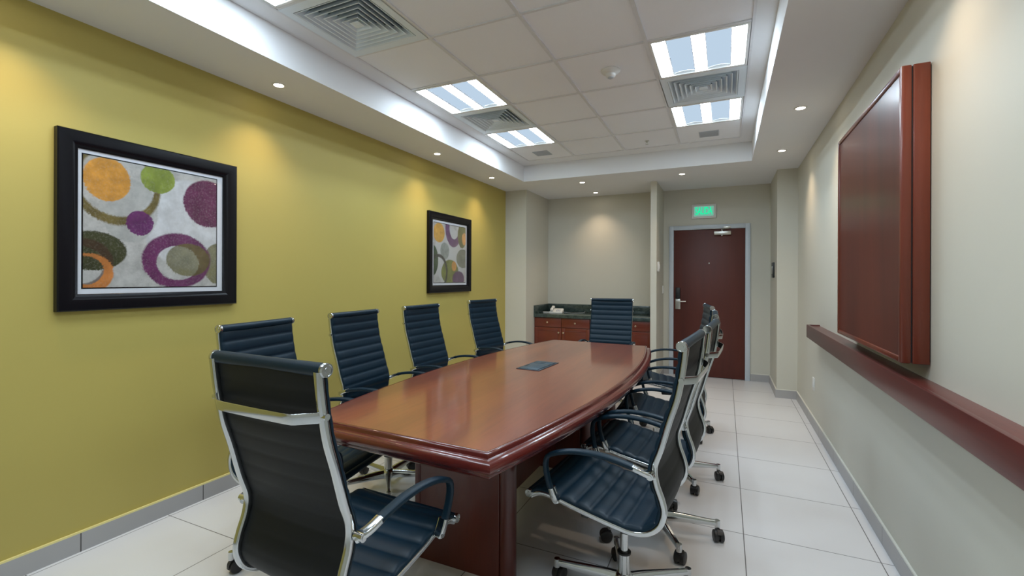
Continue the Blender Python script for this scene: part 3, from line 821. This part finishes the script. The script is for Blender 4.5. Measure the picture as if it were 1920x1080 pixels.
    Mx = Matrix.Translation((0, 0, 1.39)) @ Matrix.Scale(1.02, 4) @ Matrix.Translation((0, 0, -1.39))
    for o in upper:
        for q in [o]+list(o.children): q.data.transform(Mx)
    for o in upper: o['_u'] = 1
    for o in lower: o['_l'] = 1
    return r

CH = [  # x, y, rotation deg, height offset, base rotation deg, label
 (-1.167, 1.167, -1.7, .004, 20, 'black ribbed high-back chair at the near head of the table, seen from behind'),
 (-1.934, 1.671, -80.6, 0, 11.6, 'black ribbed chair by the yellow wall, directly behind the near head chair'),
 (-2.031, 2.443, -85.9, 0, 18, 'black ribbed chair on the yellow wall side, second from the near end'),
 (-2.066, 3.232, -91.4, 0, 35, 'black ribbed chair on the yellow wall side, third from the near end'),
 (-2.058, 4.262, -98.4, .002, 0, 'black ribbed chair on the yellow wall side, below the far picture'),
 (-1.158, 4.969, 182.6, .003, 0, 'black ribbed chair at the far head of the table, in front of the sideboard'),
 (-.392, 2.015, 84.5, .002, 77.5, 'black ribbed chair on the right side with blue-lit seat, nearest to the camera'),
 (-.335, 2.65, 86.0, .003, 48.6, 'black ribbed chair on the right side, second from the camera'),
 (-.335, 3.44, 91.6, 0, 48, 'black ribbed chair on the right side, third from the camera'),
 (-.405, 4.409, 99.0, -.001, 53, 'black ribbed chair on the right side, farthest, nearest the door')]
proto = None
def strip(o):
    for k_ in ('_u', '_l'):
        if k_ in o: del o[k_]
placed = []
proto = build_chair()
for i, (x, y, rz, dz, br, lab) in enumerate(CH):
    o = proto if i == 0 else copy_tree(proto)
    placed.append((o, x, y, rz, dz, br, lab))
for (o, x, y, rz, dz, br, lab) in placed:
    o.location = (x, y, 0); o.rotation_euler = (0, 0, math.radians(rz)); o['label'] = lab; o['group'] = 'high-back chairs around the conference table'
    for c in o.children:
        if '_u' in c: c.location.z = dz
        if '_l' in c: c.rotation_euler = (0, 0, math.radians(br))
        strip(c)

# ================================================================ WORLD, CAMERA, RENDER SETTINGS
w = bpy.data.worlds.new('world'); SC.world = w; w.use_nodes = True
w.node_tree.nodes['Background'].inputs[0].default_value = (.05, .05, .055, 1); w.node_tree.nodes['Background'].inputs[1].default_value = 1.

F, TH, RO, V0 = 861.2274, .4342, .0030, 519.11
F, TH, RO, V0 = 864.4711, .4328, .0036, 521.94
cam = bpy.data.cameras.new('camera'); co = bpy.data.objects.new('camera', cam); COL.objects.link(co)
cam.sensor_width = 36; cam.lens = F/1920*36; cam.shift_y = -(540-V0)/1920; cam.clip_start = .02
fw = Vector((-math.sin(TH), math.cos(TH), 0)); rt = Vector((math.cos(TH), math.sin(TH), 0)); up = Vector((0, 0, 1))
r2 = rt*math.cos(RO)+up*math.sin(RO); u2 = up*math.cos(RO)-rt*math.sin(RO)
m = Matrix((r2, u2, -fw)).transposed().to_4x4(); m.translation = (0, 0, 1.39)
co.matrix_world = m
SC.camera = co
SC.view_settings.view_transform = 'Standard'; SC.view_settings.look = 'None'
SC.view_settings.gamma = 1; SC.view_settings.use_curve_mapping = False
SC.view_settings.exposure = 0.0
